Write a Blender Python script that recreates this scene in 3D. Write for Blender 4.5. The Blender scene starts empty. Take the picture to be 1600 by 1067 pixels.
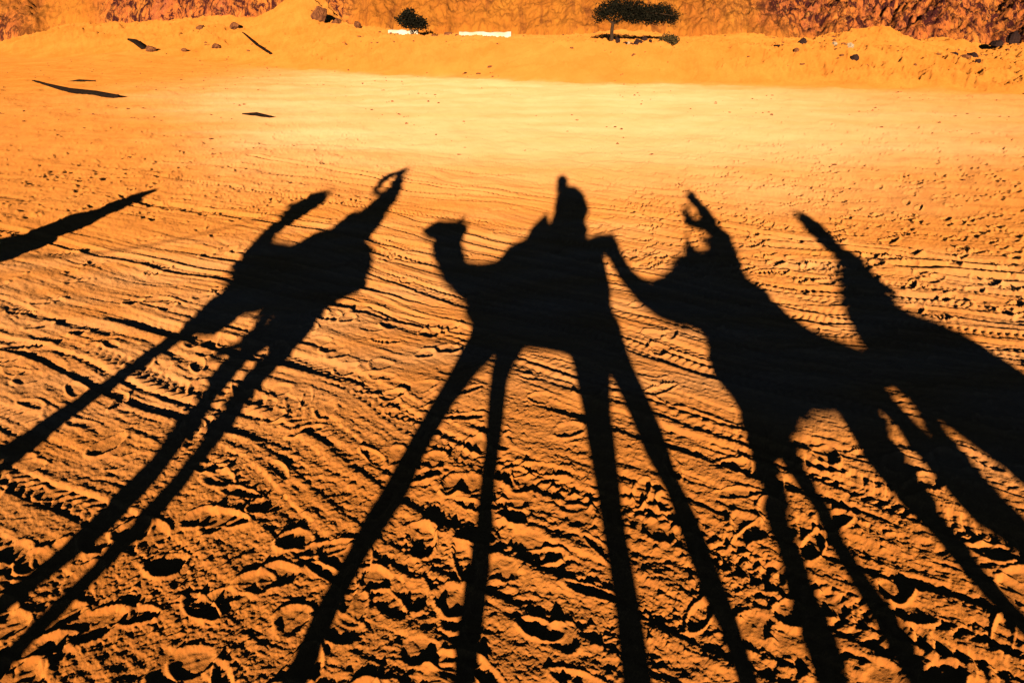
import bpy, bmesh, math, random
import numpy as np
from mathutils import Vector, Matrix
PI = math.pi
S = bpy.context.scene
COL = S.collection

# ------------------------------------------------------------------ camera, sky, sun, exposure
SUN_EL, SUN_AZ = math.radians(11.654), math.radians(3.94)   # light travels towards azimuth SUN_AZ (from +Y towards +X)
CAM_H = 2.75
cd = bpy.data.cameras.new('camera'); cam = bpy.data.objects.new('camera', cd); COL.objects.link(cam)
cam.location = (0, 0, CAM_H)
cam.rotation_euler = (PI/2 - math.radians(24.163), 0, 0)
cd.sensor_width = 36; cd.lens = 36*1100/1600; cd.clip_start = 0.05; cd.clip_end = 3000
S.camera = cam
w = bpy.data.worlds.new('World'); S.world = w; w.use_nodes = True
nt = w.node_tree; bg = nt.nodes['Background']; sky = nt.nodes.new('ShaderNodeTexSky')
sky.sky_type = 'NISHITA'; sky.sun_disc = False; sky.sun_elevation = SUN_EL; sky.sun_rotation = PI + SUN_AZ
sky.air_density = 0.12; sky.dust_density = 0.0; sky.ozone_density = 3.5
nt.links.new(sky.outputs[0], bg.inputs[0]); bg.inputs[1].default_value = 0.05
sl = bpy.data.lights.new('sun', 'SUN'); sun = bpy.data.objects.new('sun', sl); COL.objects.link(sun)
sl.energy = 5.0; sl.angle = math.radians(0.5); sl.color = (1.0, 0.75, 0.45)
d = Vector((math.sin(SUN_AZ)*math.cos(SUN_EL), math.cos(SUN_AZ)*math.cos(SUN_EL), -math.sin(SUN_EL)))
sun.rotation_euler = d.to_track_quat('-Z', 'Y').to_euler(); sun.location = (-2, -30, 12)
vs = S.view_settings; vs.view_transform = 'Standard'; vs.look = 'None'; vs.gamma = 1; vs.use_curve_mapping = False
vs.exposure = 0.56
S.cycles.max_bounces = 4; S.cycles.diffuse_bounces = 0

# ------------------------------------------------------------------ numpy noise
def _hash(ix, iy, seed):
    h = (ix.astype(np.uint32)*np.uint32(374761393) + iy.astype(np.uint32)*np.uint32(668265263) + np.uint32(seed*2246822519 & 0xffffffff))
    h = (h ^ (h >> np.uint32(13)))*np.uint32(1274126177)
    return h ^ (h >> np.uint32(16))
def noise(x, y, seed=0):
    """gradient noise, about -1..1"""
    x = np.asarray(x, np.float32); y = np.asarray(y, np.float32)
    fx = np.floor(x); fy = np.floor(y); ix = fx.astype(np.int64); iy = fy.astype(np.int64)
    dx = x - fx; dy = y - fy
    u = dx*dx*dx*(dx*(dx*6 - 15) + 10); v = dy*dy*dy*(dy*(dy*6 - 15) + 10)
    def g(ox, oy):
        a = _hash(ix + ox, iy + oy, seed).astype(np.float32)*np.float32(2*PI/4294967296.0)
        return np.cos(a)*(dx - ox) + np.sin(a)*(dy - oy)
    n00 = g(0, 0); n10 = g(1, 0); n01 = g(0, 1); n11 = g(1, 1)
    return ((n00 + u*(n10 - n00)) + v*((n01 + u*(n11 - n01)) - (n00 + u*(n10 - n00))))*1.45
def fbm(x, y, o, seed=0, gain=.5, lac=2.03):
    s = 0; a = 1.0
    for k in range(o):
        s = s + a*noise(x, y, seed + k*17); x = x*lac + 3.7; y = y*lac - 1.9; a *= gain
    return s
def ridge(x, y, o, seed=0, gain=.5):
    s = 0; a = 1.0
    for k in range(o):
        s = s + a*(1 - 2*np.abs(noise(x, y, seed + k*13))); x = x*2.07 + 1.3; y = y*2.07 + 5.1; a *= gain
    return s
def sst(a, b, x):
    t = np.clip((x - a)/(b - a), 0, 1); return t*t*(3 - 2*t)

# ------------------------------------------------------------------ materials
def mat(name, rough=.9):
    m = bpy.data.materials.new(name); m.use_nodes = True
    t = m.node_tree; b = t.nodes['Principled BSDF']; b.inputs['Roughness'].default_value = rough
    b.inputs['Specular IOR Level'].default_value = .15
    return m, t, b
def N(t, kind, **kw):
    n = t.nodes.new(kind)
    for k, v in kw.items():
        if k in n.inputs: n.inputs[k].default_value = v
        else: setattr(n, k, v)
    return n
def ramp(t, src, stops):
    r = t.nodes.new('ShaderNodeValToRGB'); e = r.color_ramp.elements
    while len(e) < len(stops): e.new(.5)
    for k, (p, c) in enumerate(stops): e[k].position = p; e[k].color = (*c, 1)
    t.links.new(src, r.inputs[0]); return r.outputs[0]
def mixc(t, fac, a, b, mode='MIX'):
    n = t.nodes.new('ShaderNodeMix'); n.data_type = 'RGBA'; n.blend_type = mode
    for s, v in ((n.inputs[0], fac), (n.inputs[6], a), (n.inputs[7], b)):
        if hasattr(v, 'is_linked'): t.links.new(v, s)
        elif isinstance(v, tuple): s.default_value = (*v, 1)
        else: s.default_value = v
    return n.outputs[2]
def simple(name, c1, c2, scale=6, rough=.9, bump=.2, detail=4):
    m, t, b = mat(name, rough)
    tc = N(t, 'ShaderNodeTexCoord'); n = N(t, 'ShaderNodeTexNoise', Scale=scale, Detail=detail)
    t.links.new(tc.outputs['Object'], n.inputs['Vector'])
    t.links.new(ramp(t, n.outputs[0], [(.3, c1), (.7, c2)]), b.inputs['Base Color'])
    if bump:
        bp = N(t, 'ShaderNodeBump', Strength=bump, Distance=.02)
        t.links.new(n.outputs[0], bp.inputs['Height']); t.links.new(bp.outputs[0], b.inputs['Normal'])
    return m

def sand_material():
    m = bpy.data.materials.new('desert_sand'); m.use_nodes = True; t = m.node_tree
    t.nodes.remove(t.nodes['Principled BSDF']); out = t.nodes['Material Output']
    df = N(t, 'ShaderNodeBsdfDiffuse', Roughness=1.0)          # rough sand scatters light back the way it came
    tc = N(t, 'ShaderNodeTexCoord'); P = tc.outputs['Object']
    n1 = N(t, 'ShaderNodeTexNoise', Scale=.55, Detail=6, Roughness=.6); t.links.new(P, n1.inputs['Vector'])
    n2 = N(t, 'ShaderNodeTexNoise', Scale=9, Detail=5, Roughness=.65); t.links.new(P, n2.inputs['Vector'])
    n3 = N(t, 'ShaderNodeTexNoise', Scale=90, Detail=3, Roughness=.7); t.links.new(P, n3.inputs['Vector'])
    base = ramp(t, n1.outputs[0], [(.3, (.66, .25, .052)), (.7, (.76, .315, .076))])
    base = mixc(t, ramp(t, n2.outputs[0], [(.42, (0, 0, 0)), (.68, (.55, .55, .55))]), base, (.56, .21, .06))
    base = mixc(t, ramp(t, n3.outputs[0], [(.52, (0, 0, 0)), (.75, (.5, .5, .5))]), base, (.42, .15, .05))
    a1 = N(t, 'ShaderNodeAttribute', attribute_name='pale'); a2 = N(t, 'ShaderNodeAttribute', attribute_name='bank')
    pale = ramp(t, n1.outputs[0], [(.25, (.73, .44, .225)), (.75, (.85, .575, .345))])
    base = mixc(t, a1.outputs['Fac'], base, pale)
    bank = mixc(t, .5, ramp(t, n2.outputs[0], [(.3, (.52, .185, .028)), (.7, (.66, .265, .052))]), ramp(t, n1.outputs[0], [(.32, (.50, .17, .026)), (.68, (.70, .30, .065))]))
    base = mixc(t, a2.outputs['Fac'], base, bank)
    t.links.new(base, df.inputs['Color'])
    n4 = N(t, 'ShaderNodeTexNoise', Scale=42, Detail=5, Roughness=.8); t.links.new(P, n4.inputs['Vector'])
    bp = N(t, 'ShaderNodeBump', Strength=.38, Distance=.02)
    t.links.new(n4.outputs[0], bp.inputs['Height']); t.links.new(bp.outputs[0], df.inputs['Normal'])
    t.links.new(df.outputs[0], out.inputs['Surface']); return m
def rock_material():
    m, t, b = mat('red_mountain_rock', .95)
    tc = N(t, 'ShaderNodeTexCoord'); P = tc.outputs['Object']
    mp = N(t, 'ShaderNodeMapping'); mp.inputs['Scale'].default_value = (1, .5, .45); t.links.new(P, mp.inputs['Vector'])
    n1 = N(t, 'ShaderNodeTexNoise', Scale=.33, Detail=8, Roughness=.68, Distortion=.6); t.links.new(mp.outputs[0], n1.inputs['Vector'])
    n2 = N(t, 'ShaderNodeTexNoise', Scale=1.6, Detail=6, Roughness=.75, Distortion=.8); t.links.new(mp.outputs[0], n2.inputs['Vector'])
    at = N(t, 'ShaderNodeAttribute', attribute_name='rocky')
    orange = ramp(t, n1.outputs[0], [(.3, (.50, .155, .022)), (.72, (.66, .26, .036))])
    rock = ramp(t, n1.outputs[0], [(.3, (.40, .11, .055)), (.5, (.58, .165, .038)), (.75, (.68, .27, .045))])
    dark = ramp(t, n2.outputs[0], [(.475, (0, 0, 0)), (.55, (1, 1, 1))])
    rock = mixc(t, dark, rock, (.06, .012, .014))
    m2 = N(t, 'ShaderNodeMapping'); m2.inputs['Scale'].default_value = (1.0, .10, .16); t.links.new(P, m2.inputs['Vector'])
    n3 = N(t, 'ShaderNodeTexNoise', Scale=.8, Detail=6, Roughness=.7, Distortion=.4); t.links.new(m2.outputs[0], n3.inputs['Vector'])
    orange = mixc(t, ramp(t, n3.outputs[0], [(.52, (0, 0, 0)), (.66, (.7, .7, .7))]), orange, (.20, .055, .018))
    orange = mixc(t, ramp(t, n2.outputs[0], [(.58, (0, 0, 0)), (.68, (.6, .6, .6))]), orange, (.14, .035, .014))
    vo = N(t, 'ShaderNodeTexVoronoi', Scale=.75); vo.feature = 'DISTANCE_TO_EDGE'
    wv = mixc(t, .9, P, n2.outputs['Color'], 'ADD'); m3 = N(t, 'ShaderNodeMapping'); m3.inputs['Scale'].default_value = (1.1, .55, .6); t.links.new(wv, m3.inputs['Vector']); t.links.new(m3.outputs[0], vo.inputs['Vector'])
    crack_shade = ramp(t, vo.outputs['Distance'], [(.0, (.9, .9, .9)), (.04, (0, 0, 0))])  # dark crack lines paint crevice shade that the frontal sun doesn't cast
    crack_shade = mixc(t, ramp(t, n1.outputs[0], [(.44, (0, 0, 0)), (.58, (1, 1, 1))]), (0, 0, 0), crack_shade)
    rock = mixc(t, crack_shade, rock, (.05, .012, .014))
    n5 = N(t, 'ShaderNodeTexNoise', Scale=3.2, Detail=5, Roughness=.8, Distortion=.5); t.links.new(mp.outputs[0], n5.inputs['Vector'])
    speck = ramp(t, n5.outputs[0], [(.55, (0, 0, 0)), (.63, (.9, .9, .9))])
    rock = mixc(t, speck, rock, (.035, .010, .014))
    orange = mixc(t, mixc(t, .5, (0, 0, 0), speck), orange, (.22, .06, .018))
    light = ramp(t, n5.outputs[0], [(.36, (.7, .7, .7)), (.44, (0, 0, 0))])
    rock = mixc(t, light, rock, (.70, .30, .07))
    base = mixc(t, at.outputs['Fac'], orange, rock)
    t.links.new(base, b.inputs['Base Color'])
    bp = N(t, 'ShaderNodeBump', Strength=.6, Distance=.25)
    t.links.new(n2.outputs[0], bp.inputs['Height']); t.links.new(bp.outputs[0], b.inputs['Normal'])
    return m
SAND = sand_material(); ROCK = rock_material()
STONE = simple('dark_stone', (.13, .045, .025), (.34, .13, .05), 3, .95, .6)
BLACK_ROCK = simple('dark_varnished_rock', (.018, .010, .012), (.05, .024, .022), 2, .9, .6)
PALE_STONE = simple('pale_stone', (.42, .30, .2), (.58, .46, .34), 4, .9, .4)
WHITEWASH = simple('whitewashed_block', (.60, .52, .40), (.84, .82, .76), 1.7, .8, .3, 6)
BARK = simple('acacia_bark', (.035, .02, .012), (.08, .045, .028), 14, .95, .6)
LEAF = simple('acacia_leaf', (.006, .006, .004), (.014, .013, .007), 3, .8, 0)
DRYLEAF = simple('dry_bush_leaf', (.05, .035, .014), (.10, .07, .03), 3, .8, 0)
NEAR_BLACK = simple('near_black', (.008, .006, .006), (.025, .014, .010), 9, .95, .5)  # near-black colour for the dark slivers and the hair
FUR = simple('camel_fur', (.30, .18, .09), (.40, .26, .14), 18, .95, .3)
SADDLE = simple('saddle_cloth', (.25, .03, .03), (.35, .06, .05), 22, .9, .2)
ROBE = simple('cotton_robe', (.40, .38, .34), (.50, .48, .43), 12, .9, .1)
SHIRT = simple('cotton_shirt', (.10, .14, .22), (.14, .19, .28), 16, .9, .1)
TROUSER = simple('denim_trousers', (.05, .07, .12), (.08, .10, .16), 20, .9, .1)
SKIN = simple('skin', (.42, .24, .16), (.48, .29, .20), 10, .55, .05)
SCARF = simple('head_scarf', (.55, .50, .44), (.65, .60, .52), 14, .9, .15)
ROPE = simple('rope_fibre', (.25, .17, .09), (.35, .25, .14), 40, .95, .3)

# ------------------------------------------------------------------ object helpers
def tag(o, label=None, cat=None, group=None, kind=None):
    for k, v in (('label', label), ('category', cat), ('group', group), ('kind', kind)):
        if v: o[k] = v
    return o
def empty(name, loc, label, cat, group=None):
    o = bpy.data.objects.new(name, None); COL.objects.link(o); o.location = loc; o.empty_display_size = .2
    return tag(o, label, cat, group)
def link(name, me, m, parent=None, smooth=True):
    if m: me.materials.append(m)
    if smooth: me.polygons.foreach_set('use_smooth', [True]*len(me.polygons))
    o = bpy.data.objects.new(name, me); COL.objects.link(o)
    if parent:
        o.parent = parent; o.matrix_parent_inverse = Matrix.Translation(-Vector(parent.location))
    return o
def grid_mesh(name, X, Y, Z, attrs, m, wrap=False):
    nr, na = X.shape
    me = bpy.data.meshes.new(name)
    co = np.stack([X, Y, Z], -1).astype(np.float32).reshape(-1)
    idx = np.arange(nr*na, dtype=np.int32).reshape(nr, na)
    if wrap:
        idx = np.concatenate([idx, idx[:, :1]], 1)
    q = np.stack([idx[:-1, :-1], idx[:-1, 1:], idx[1:, 1:], idx[1:, :-1]], -1).reshape(-1, 4)
    me.vertices.add(nr*na); me.vertices.foreach_set('co', co)
    me.loops.add(q.size); me.loops.foreach_set('vertex_index', q.reshape(-1))
    me.polygons.add(len(q)); me.polygons.foreach_set('loop_start', np.arange(0, q.size, 4, dtype=np.int32))
    me.update(calc_edges=True)
    me.polygons.foreach_set('use_smooth', np.ones(len(q), bool))
    for k, v in attrs.items():
        a = me.attributes.new(k, 'FLOAT', 'POINT'); a.data.foreach_set('value', v.astype(np.float32).reshape(-1))
    me.materials.append(m)
    o = bpy.data.objects.new(name, me); COL.objects.link(o); return o

# ------------------------------------------------------------------ the ground: one sheet out to the horizon
BX = [-200, -60, -30, -20, -11.1, 3.3, 22.3, 60, 200]; BY = [80, 70, 60, 56, 48.5, 39.1, 32.4, 24, 10]    # foot of the sand bank
HX = [-200, -26, -20, -15, -10.6, -3, 8, 15, 20, 22.5, 26, 60, 200]; HZ = [5.0, 4.8, 3.5, 2.2, 1.85, 1.75, 1.58, 1.50, 1.45, 1.2, .62, .4, .4]
WX = [-200, -26, -20, -14, -9, 200]; WV = [17, 17, 14, 9, 5.5, 5.0]                        # run of the bank's slope
def macro(X, Y):
    """large shapes: plain, sand bank, terrace, mounds"""
    wob = noise(X*.09, Y*.09, 5)*1.3 + noise(X*.35, Y*.35, 6)*.45
    dist = (Y - np.interp(X, BX, BY))*.86 + wob
    run = np.interp(X, WX, WV); hc = np.interp(X, HX, HZ) + noise(X*.25, X*0 + 3, 8)*.10
    t = np.clip(dist/run, 0, 1)
    z = hc*(.35*t + .65*t*t*(3 - 2*t))
    z = z + np.clip(dist - run, 0, 60)*.004
    for (mx, my, rx, ry, mh) in MOUNDS:
        q = ((X - mx)/rx)**2 + ((Y - my)/ry)**2
        z = z + mh*np.exp(-q*1.2)*(1 + .18*noise(X*.6, Y*.6, 71))
    far = sst(20, 34, np.hypot(X, Y))
    mid = sst(9, 15, np.hypot(X, Y))
    z = z + mid*(1 - np.clip(t*4, 0, .7))*(.028*fbm(X*.75, Y*.5, 3, 35, .6) + .012*fbm(X*2.6, Y*1.6, 2, 36) + .007*ridge(X*.10 + Y*.05, Y*1.5 + X*.35, 3, 37, .6))
    z = z + far*(.06*fbm(X*.5, Y*.5, 3, 31) + .16*ridge(X*.8, Y*.45, 5, 33, .66)*np.clip(t*3, .12, 1))
    z = z + .05*noise(X*.22, Y*.22, 3)*sst(3, 9, np.hypot(X, Y))
    return z, dist, run
MOUNDS = [(-18.2, 70, 3.2, 6, 2.3), (-12.5, 62, 4, 3, .5), (27, 50, 5, 3, .7), (36, 50, 4, 3, .8), (9, 60, 4, 3, .5), (-30, 62, 6, 7, .8), (-42, 70, 8, 6, .6),
          (22.5, 47, 3.6, 3.0, 1.05), (29, 54, 4, 4, .8), (33, 46, 5, 3, .8), (15, 52, 3, 3, .5)]
FAM = [  # track families: angle, curvature, region weight fn, count, seed
    (-28, 0.0, lambda X, Y: sst(-1.0, -3.5, X - .25*Y + 1.2)*.9 + .35*sst(6, 1, X - .1*Y)),
    (-34, -.012, lambda X, Y: np.exp(-((X - .8)/2.6)**2) + .15),
    (-42, -.02, lambda X, Y: sst(.6, 2.0, X)*sst(5.5, 3.8, Y)),
    (-14, 0.0, lambda X, Y: sst(1.5, 3.2, X)*sst(4.2, 5.6, Y)*sst(12, 7.5, Y)*.8),
]
def micro(X, Y):
    """wheel tracks, combed ripples, prints: real relief of a few centimetres"""
    R = np.hypot(X, Y)
    rng = np.random.default_rng(23)
    z = np.zeros_like(X)
    wob1 = fbm(X*.4, Y*.4, 2, 41)*.15; wob2 = noise(X*1.7, Y*1.7, 44)*.014
    fade = sst(26, 9, R)
    trk = sst(1.0, 1.8, R*.5 + .4*noise(X*.5, Y*.5, 47))        # nearest ground is trampled instead
    trampled = np.clip(sst(.0, .75, fbm(X*.55 + 2, Y*.55, 3, 52) + sst(5.2, 2.0, R + .55*X*(X > 0)*.6)*1.5 + sst(-1, -4, X)*sst(6.5, 3.5, Y)*.7 - .35), 0, 1)
    for k, (ang, curv, wf) in enumerate(FAM):
        a = math.radians(ang); tx, ty = math.cos(a), math.sin(a); nx, ny = -ty, tx
        s = X*nx + Y*ny; t = X*tx + Y*ty
        s = s + curv*t*t + wob1 + wob2
        W = np.clip(wf(X, Y), 0, 1)*fade
        # combed lines: noise stretched along the track
        lines = ridge(s*3.1, t*.16 + k*7, 2, 160 + k, .55)*.0085*(1 + .3*sst(4, 6, R)) + ridge(s*8.5, t*.42, 2, 66 + k, .6)*.0038*(1 + .6*sst(4, 6, R)) + ridge(s*15, t*1.0, 2, 68 + k, .6)*.0026*sst(11, 6, R)
        broad = noise(s*1.25, t*.1 + 9*k, 174 + k)*.011
        z = z + W*(lines + broad)*(1 - .35*trampled)
        # single tyre tracks
        smin, smax = float(s[R < 22].min()), float(s[R < 22].max())
        centers = np.arange(max(smin, .6), min(smax, 13.5), .30); centers = centers + rng.uniform(-.16, .16, len(centers))
        for c in centers:
            hw = rng.uniform(.085, .15); dep = rng.uniform(.010, .027); fr = rng.uniform(9, 15); kk = rng.uniform(.4, 1.3)*rng.choice([-1, 1])
            amp = rng.choice([.0015, .003, .0045, .0075]); t0 = rng.uniform(-9, 9); tl = rng.uniform(2.5, 10)
            m = np.abs(s - c) < hw*2.2
            if not m.any(): continue
            ls = (s[m] - c)/hw; tt = t[m]
            al = np.abs(ls); inside = sst(1.06, .84, al)
            seg = sst(tl, tl*.75, np.abs(tt - t0))
            tread = np.clip(np.sin((tt*fr + kk*al)*2*PI/1.0)*1.6, -1, 1)*amp
            prof = -dep*inside + .55*dep*np.exp(-((al - 1.22)/.2)**2) + tread*inside
            z[m] += prof*W[m]*seg*(1 - .45*trampled[m])
    lim = .017 + .014*sst(4.2, 7, R)
    z = lim*np.tanh(z/lim)   # crossing tracks flatten one another
    # fine broken combing over everything, along the way the wheels ran
    a = math.radians(-30); s = -X*math.sin(a) + Y*math.cos(a) + wob1 + wob2; t = X*math.cos(a) + Y*math.sin(a)
    dens = np.clip(.55 + .7*noise(s*.6, t*.18, 77), .1, 1.1)
    z = z + dens*sst(17, 8, R)*sst(1.4, 2.4, R)*(ridge(s*6.0, t*.75, 2, 78, .6)*.0050 + fbm(s*15, t*3.4, 3, 79, .62)*.0042)*(1 - .25*trampled)
    # trampled lumps
    lump = ridge(X*2.1, Y*2.6, 3, 81, .5)*.0030 + fbm(X*5.5, Y*6.5, 4, 85, .62)*.0036
    fine = fbm(X*17, Y*19, 4, 91, .66)*.0034*(1 + .55*sst(6, 3.5, R))
    nearf = sst(30, 12, R)
    crumb = np.clip(noise(X*38, Y*38, 97) - .26, 0, 1)*.015 + np.clip(noise(X*21 + 5, Y*23, 98) - .42, 0, 1)*.030
    z = z + crumb*sst(7, 3.5, R)*(.35 + .65*sst(-.1, .5, noise(X*1.3, Y*1.3, 99)))
    z = z + (.22 + .95*trampled)*lump*nearf*sst(16, 6, R) + fine*nearf + .007*fbm(X*2.3, Y*1.5, 3, 88)*nearf
    return z, trampled
def prints(X, Y, Z, fineA, Rr, AA):
    """foot prints: hollow with a pushed-up rim, stamped in place"""
    rng = np.random.default_rng(5)
    spots = []
    for _ in range(640):                                       # round camel pads and shoe prints near the riders
        r = 1.6 + 5.5*rng.random()**1.5; az = rng.uniform(-.88, .85)
        keep = .85 if az < -.12 else .42
        if rng.random() < keep: spots.append((r*math.sin(az), r*math.cos(az), rng.choice([0, 1], p=[.62, .38]), 1.0))
    for _ in range(3000):                                      # scuffed prints over the middle distance
        r = rng.uniform(7, 25); az = rng.uniform(-.7, .7)
        dens = .95 if (az > .08 and r > 8.5) or (az < -.2 and r > 12) else .15
        if rng.random() < dens: spots.append((r*math.sin(az), r*math.cos(az), 2, .8))
    for (x, y, kind, am) in spots:
        r_ = math.hypot(x, y)
        phi = rng.uniform(0, PI) if kind != 2 else rng.normal(.5, .35)
        L, Wd = ((.105, .088) if kind == 0 else (.135, .05) if kind == 1 else (rng.uniform(.07, .17), rng.uniform(.045, .085)))
        L *= rng.uniform(.8, 1.2); Wd *= rng.uniform(.8, 1.2)
        dep = rng.uniform(.005, .013)*am*(1 if kind != 2 else 1.9*(1 - .35*min(1, max(0, (r_ - 8)/14))))
        r = math.hypot(x, y); az = math.atan2(x, y); ext = L*1.75
        i0, i1 = np.searchsorted(Rr, [r - ext, r + ext]); j0, j1 = np.searchsorted(AA, [az - ext/r, az + ext/r])
        if i1 <= i0 or j1 <= j0: continue
        dx = X[i0:i1, j0:j1] - x; dy = Y[i0:i1, j0:j1] - y
        u = (dx*math.cos(phi) + dy*math.sin(phi))/L; v = (-dx*math.sin(phi) + dy*math.cos(phi))/Wd
        q = np.sqrt(u*u + v*v)
        th = np.arctan2(v, u); q = q*(1 + .10*np.sin(th*2 + x*9) + .07*np.sin(th*3 + y*7))
        ins = sst(1.08, .70, q)
        p = -dep*ins + dep*.9*np.exp(-((q - 1.16)/.13)**2)*(1 + .5*np.sin(th + x*5))
        if kind == 0: p += .35*dep*ins*np.exp(-(v/.12)**2)     # cleft between the two toes
        if kind == 1: p += .22*dep*ins*np.sign(np.sin(u*14))
        Z[i0:i1, j0:j1] += np.where(ins > .5, p - .6*(Z[i0:i1, j0:j1] - Z[i0:i1, j0:j1].mean())*ins, p)
def creases(X, Y, Z):
    """hard wheel-rut edges crossing the middle distance"""
    lines = [([(-6, 16.4), (-1.97, 13.6), (.65, 11.74), (4.05, 9.61), (5.3, 9.0)], .07, .055),
             ([(4.85, 8.42), (6.26, 8.2), (9, 7.6)], .085, .07),
             ([(1.0, 8.6), (3.2, 7.6), (5.5, 7.15)], .03, .05), ([(-7.3, 7.75), (-5.54, 7.12), (-3.45, 6.01), (-1.5, 4.9)], .014, .05)]
    for pts, dep, wd in lines:
        best = np.full(X.shape, 9.0, np.float32)
        for (ax, ay), (bx, by) in zip(pts[:-1], pts[1:]):
            ex, ey = bx - ax, by - ay; l2 = ex*ex + ey*ey
            t = np.clip(((X - ax)*ex + (Y - ay)*ey)/l2, 0, 1)
            dd = np.hypot(X - ax - t*ex, Y - ay - t*ey + .05*np.sin(X*2.1))
            best = np.minimum(best, dd)
        br = .65 + .5*noise(X*.9, Y*.9, 95)
        Z += np.clip(br, 0, 1.2)*(-dep*np.exp(-(best/wd)**2) + .45*dep*np.exp(-((best - 2.2*wd)/(wd*1.1))**2))

def build_ground():
    deg = math.radians
    fa = np.arange(deg(-53), deg(53), deg(.062))
    ca = np.arange(deg(53) + deg(1.5), 2*PI - deg(53) - deg(.5), deg(3.0))
    A = np.concatenate([fa, ca])
    dep = np.arange(deg(57), deg(4.2), -deg(.056))
    r1 = CAM_H/np.tan(dep)
    r2 = np.geomspace(r1[-1]*1.008, 130, 330); r3 = np.geomspace(140, 2500, 22)
    r0 = np.array([.02, .3, .7, 1.1, 1.5])
    Rr = np.concatenate([r0, r1, r2, r3])
    RR_, AA = np.meshgrid(Rr, A, indexing='ij')
    X = (RR_*np.sin(AA)).astype(np.float32); Y = (RR_*np.cos(AA)).astype(np.float32)
    Z, dist, run = macro(X, Y); Z = Z.astype(np.float32)
    nf = len(fa); n1 = len(r0) + len(r1)
    z, tr = micro(X[:n1, :nf], Y[:n1, :nf])
    creases(X[:n1, :nf], Y[:n1, :nf], z)
    prints(X[:n1, :nf], Y[:n1, :nf], z, None, Rr[:n1], fa)
    edge = sst(deg(53), deg(51), np.abs(AA[:n1, :nf]))*sst(Rr[n1 - 1], Rr[n1 - 1]*.85, RR_[:n1, :nf])*sst(1.5, 1.9, RR_[:n1, :nf])
    Z[:n1, :nf] += z*edge
    Z -= .02*sst(1.9, 1.5, RR_)
    # pale gravelly wash road below the bank, whose cream centre paints in antisolar glow
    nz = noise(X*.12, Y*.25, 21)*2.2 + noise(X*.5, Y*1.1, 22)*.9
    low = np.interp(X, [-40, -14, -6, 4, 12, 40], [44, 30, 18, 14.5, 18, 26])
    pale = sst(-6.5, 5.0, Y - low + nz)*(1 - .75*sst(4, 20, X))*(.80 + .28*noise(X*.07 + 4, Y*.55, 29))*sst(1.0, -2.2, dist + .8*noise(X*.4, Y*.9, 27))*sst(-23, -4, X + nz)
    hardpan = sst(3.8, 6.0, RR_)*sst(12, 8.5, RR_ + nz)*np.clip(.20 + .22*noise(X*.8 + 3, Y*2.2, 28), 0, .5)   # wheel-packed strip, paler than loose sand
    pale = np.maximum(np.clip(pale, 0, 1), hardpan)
    bank = sst(-.4, .6, dist + .4*noise(X*.8, Y*.8, 24))
    bank = bank*(1 - .42*np.exp(-((X + 1)/10)**2)*(1 + .5*noise(X*.3, Y*.3, 25)))  # bank paler at its centre: the same glow worked into its colour
    bank = np.maximum(bank, sst(-8, -26, X)*sst(22, 38, Y)*.8)
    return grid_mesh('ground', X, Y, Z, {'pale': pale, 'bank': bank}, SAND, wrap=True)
tag(build_ground(), kind='structure')

# ------------------------------------------------------------------ the mountain foot behind the terrace
AZR = np.radians([-75, -37, -33, -29, -26, -23, -20, -18.5, -16.5, -14.5, -12.5, -10, 0, 5, 12, 16, 19, 24, 28, 31, 34, 40, 75])
RKV = [.9, .85, .55, .25, .85, 1, 1, .95, .55, .15, .75, .15, .18, .10, .2, .5, .75, .75, .9, 1, .95, .9, .9]
STV = [88, 88, 84, 84, 80, 78, 75, 73, 73, 74, 71, 68, 66, 64, 63, 62, 62, 62, 62, 61, 61, 62, 66]
def build_mountain():
    A = np.radians(np.concatenate([np.arange(-75, -42, .6), np.arange(-42, 42, .075), np.arange(42, 75, .6)]))
    Rr = np.concatenate([np.arange(46, 100, .13), np.geomspace(101, 330, 70)])
    R2, A2 = np.meshgrid(Rr, A, indexing='ij')
    X = R2*np.sin(A2); Y = R2*np.cos(A2)
    st = np.interp(A2, AZR, STV) + noise(A2*22, A2*0 + 1.5, 201)*1.0 + noise(A2*60, A2*0 + 8, 202)*.4
    rocky = np.clip(np.interp(A2, AZR, RKV) + .35*noise(X*.13, Y*.13, 203), 0, 1)
    d = R2 - st
    g, _, _ = macro(X, Y)
    U = A2*62; wx = U + noise(U*.3, R2*.3, 230)*1.2; wy = R2 + noise(U*.3 + 9, R2*.3, 231)*1.2
    gully = ridge(wx*.16, wy*.05, 2, 205, .5)
    rise = .50*np.clip(d, 0, 500) + .06*np.clip(d, 0, 500)*(d > 0)*noise(U*.05, R2*.05, 233)
    zz = g - .6 + np.clip(d, -1.5, 1)*.7 + rise
    amp = sst(-.5, 4, d)
    zz = zz + amp*(gully*(.12 + .30*rocky) + fbm(X*.1, Y*.1, 4, 206)*2.2*sst(6, 25, d))
    zz = zz + amp*(.10 + .90*rocky)*(ridge(wx*.42, wy*.34, 5, 208, .66)*.34)
    zz = zz + amp*(.22 + .78*rocky)*fbm(wx*1.5, wy*1.3, 4, 214, .7)*.24
    o = grid_mesh('mountain', X, Y, zz, {'rocky': np.clip(sst(.25, .75, rocky), 0, 1)}, ROCK)
    return tag(o, kind='structure')
build_mountain()
def ground_z(x, y):
    z, _, _ = macro(np.array([[x]], np.float32), np.array([[y]], np.float32)); return float(z[0, 0])
def polar(azd, r): return r*math.sin(math.radians(azd)), r*math.cos(math.radians(azd))

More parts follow.
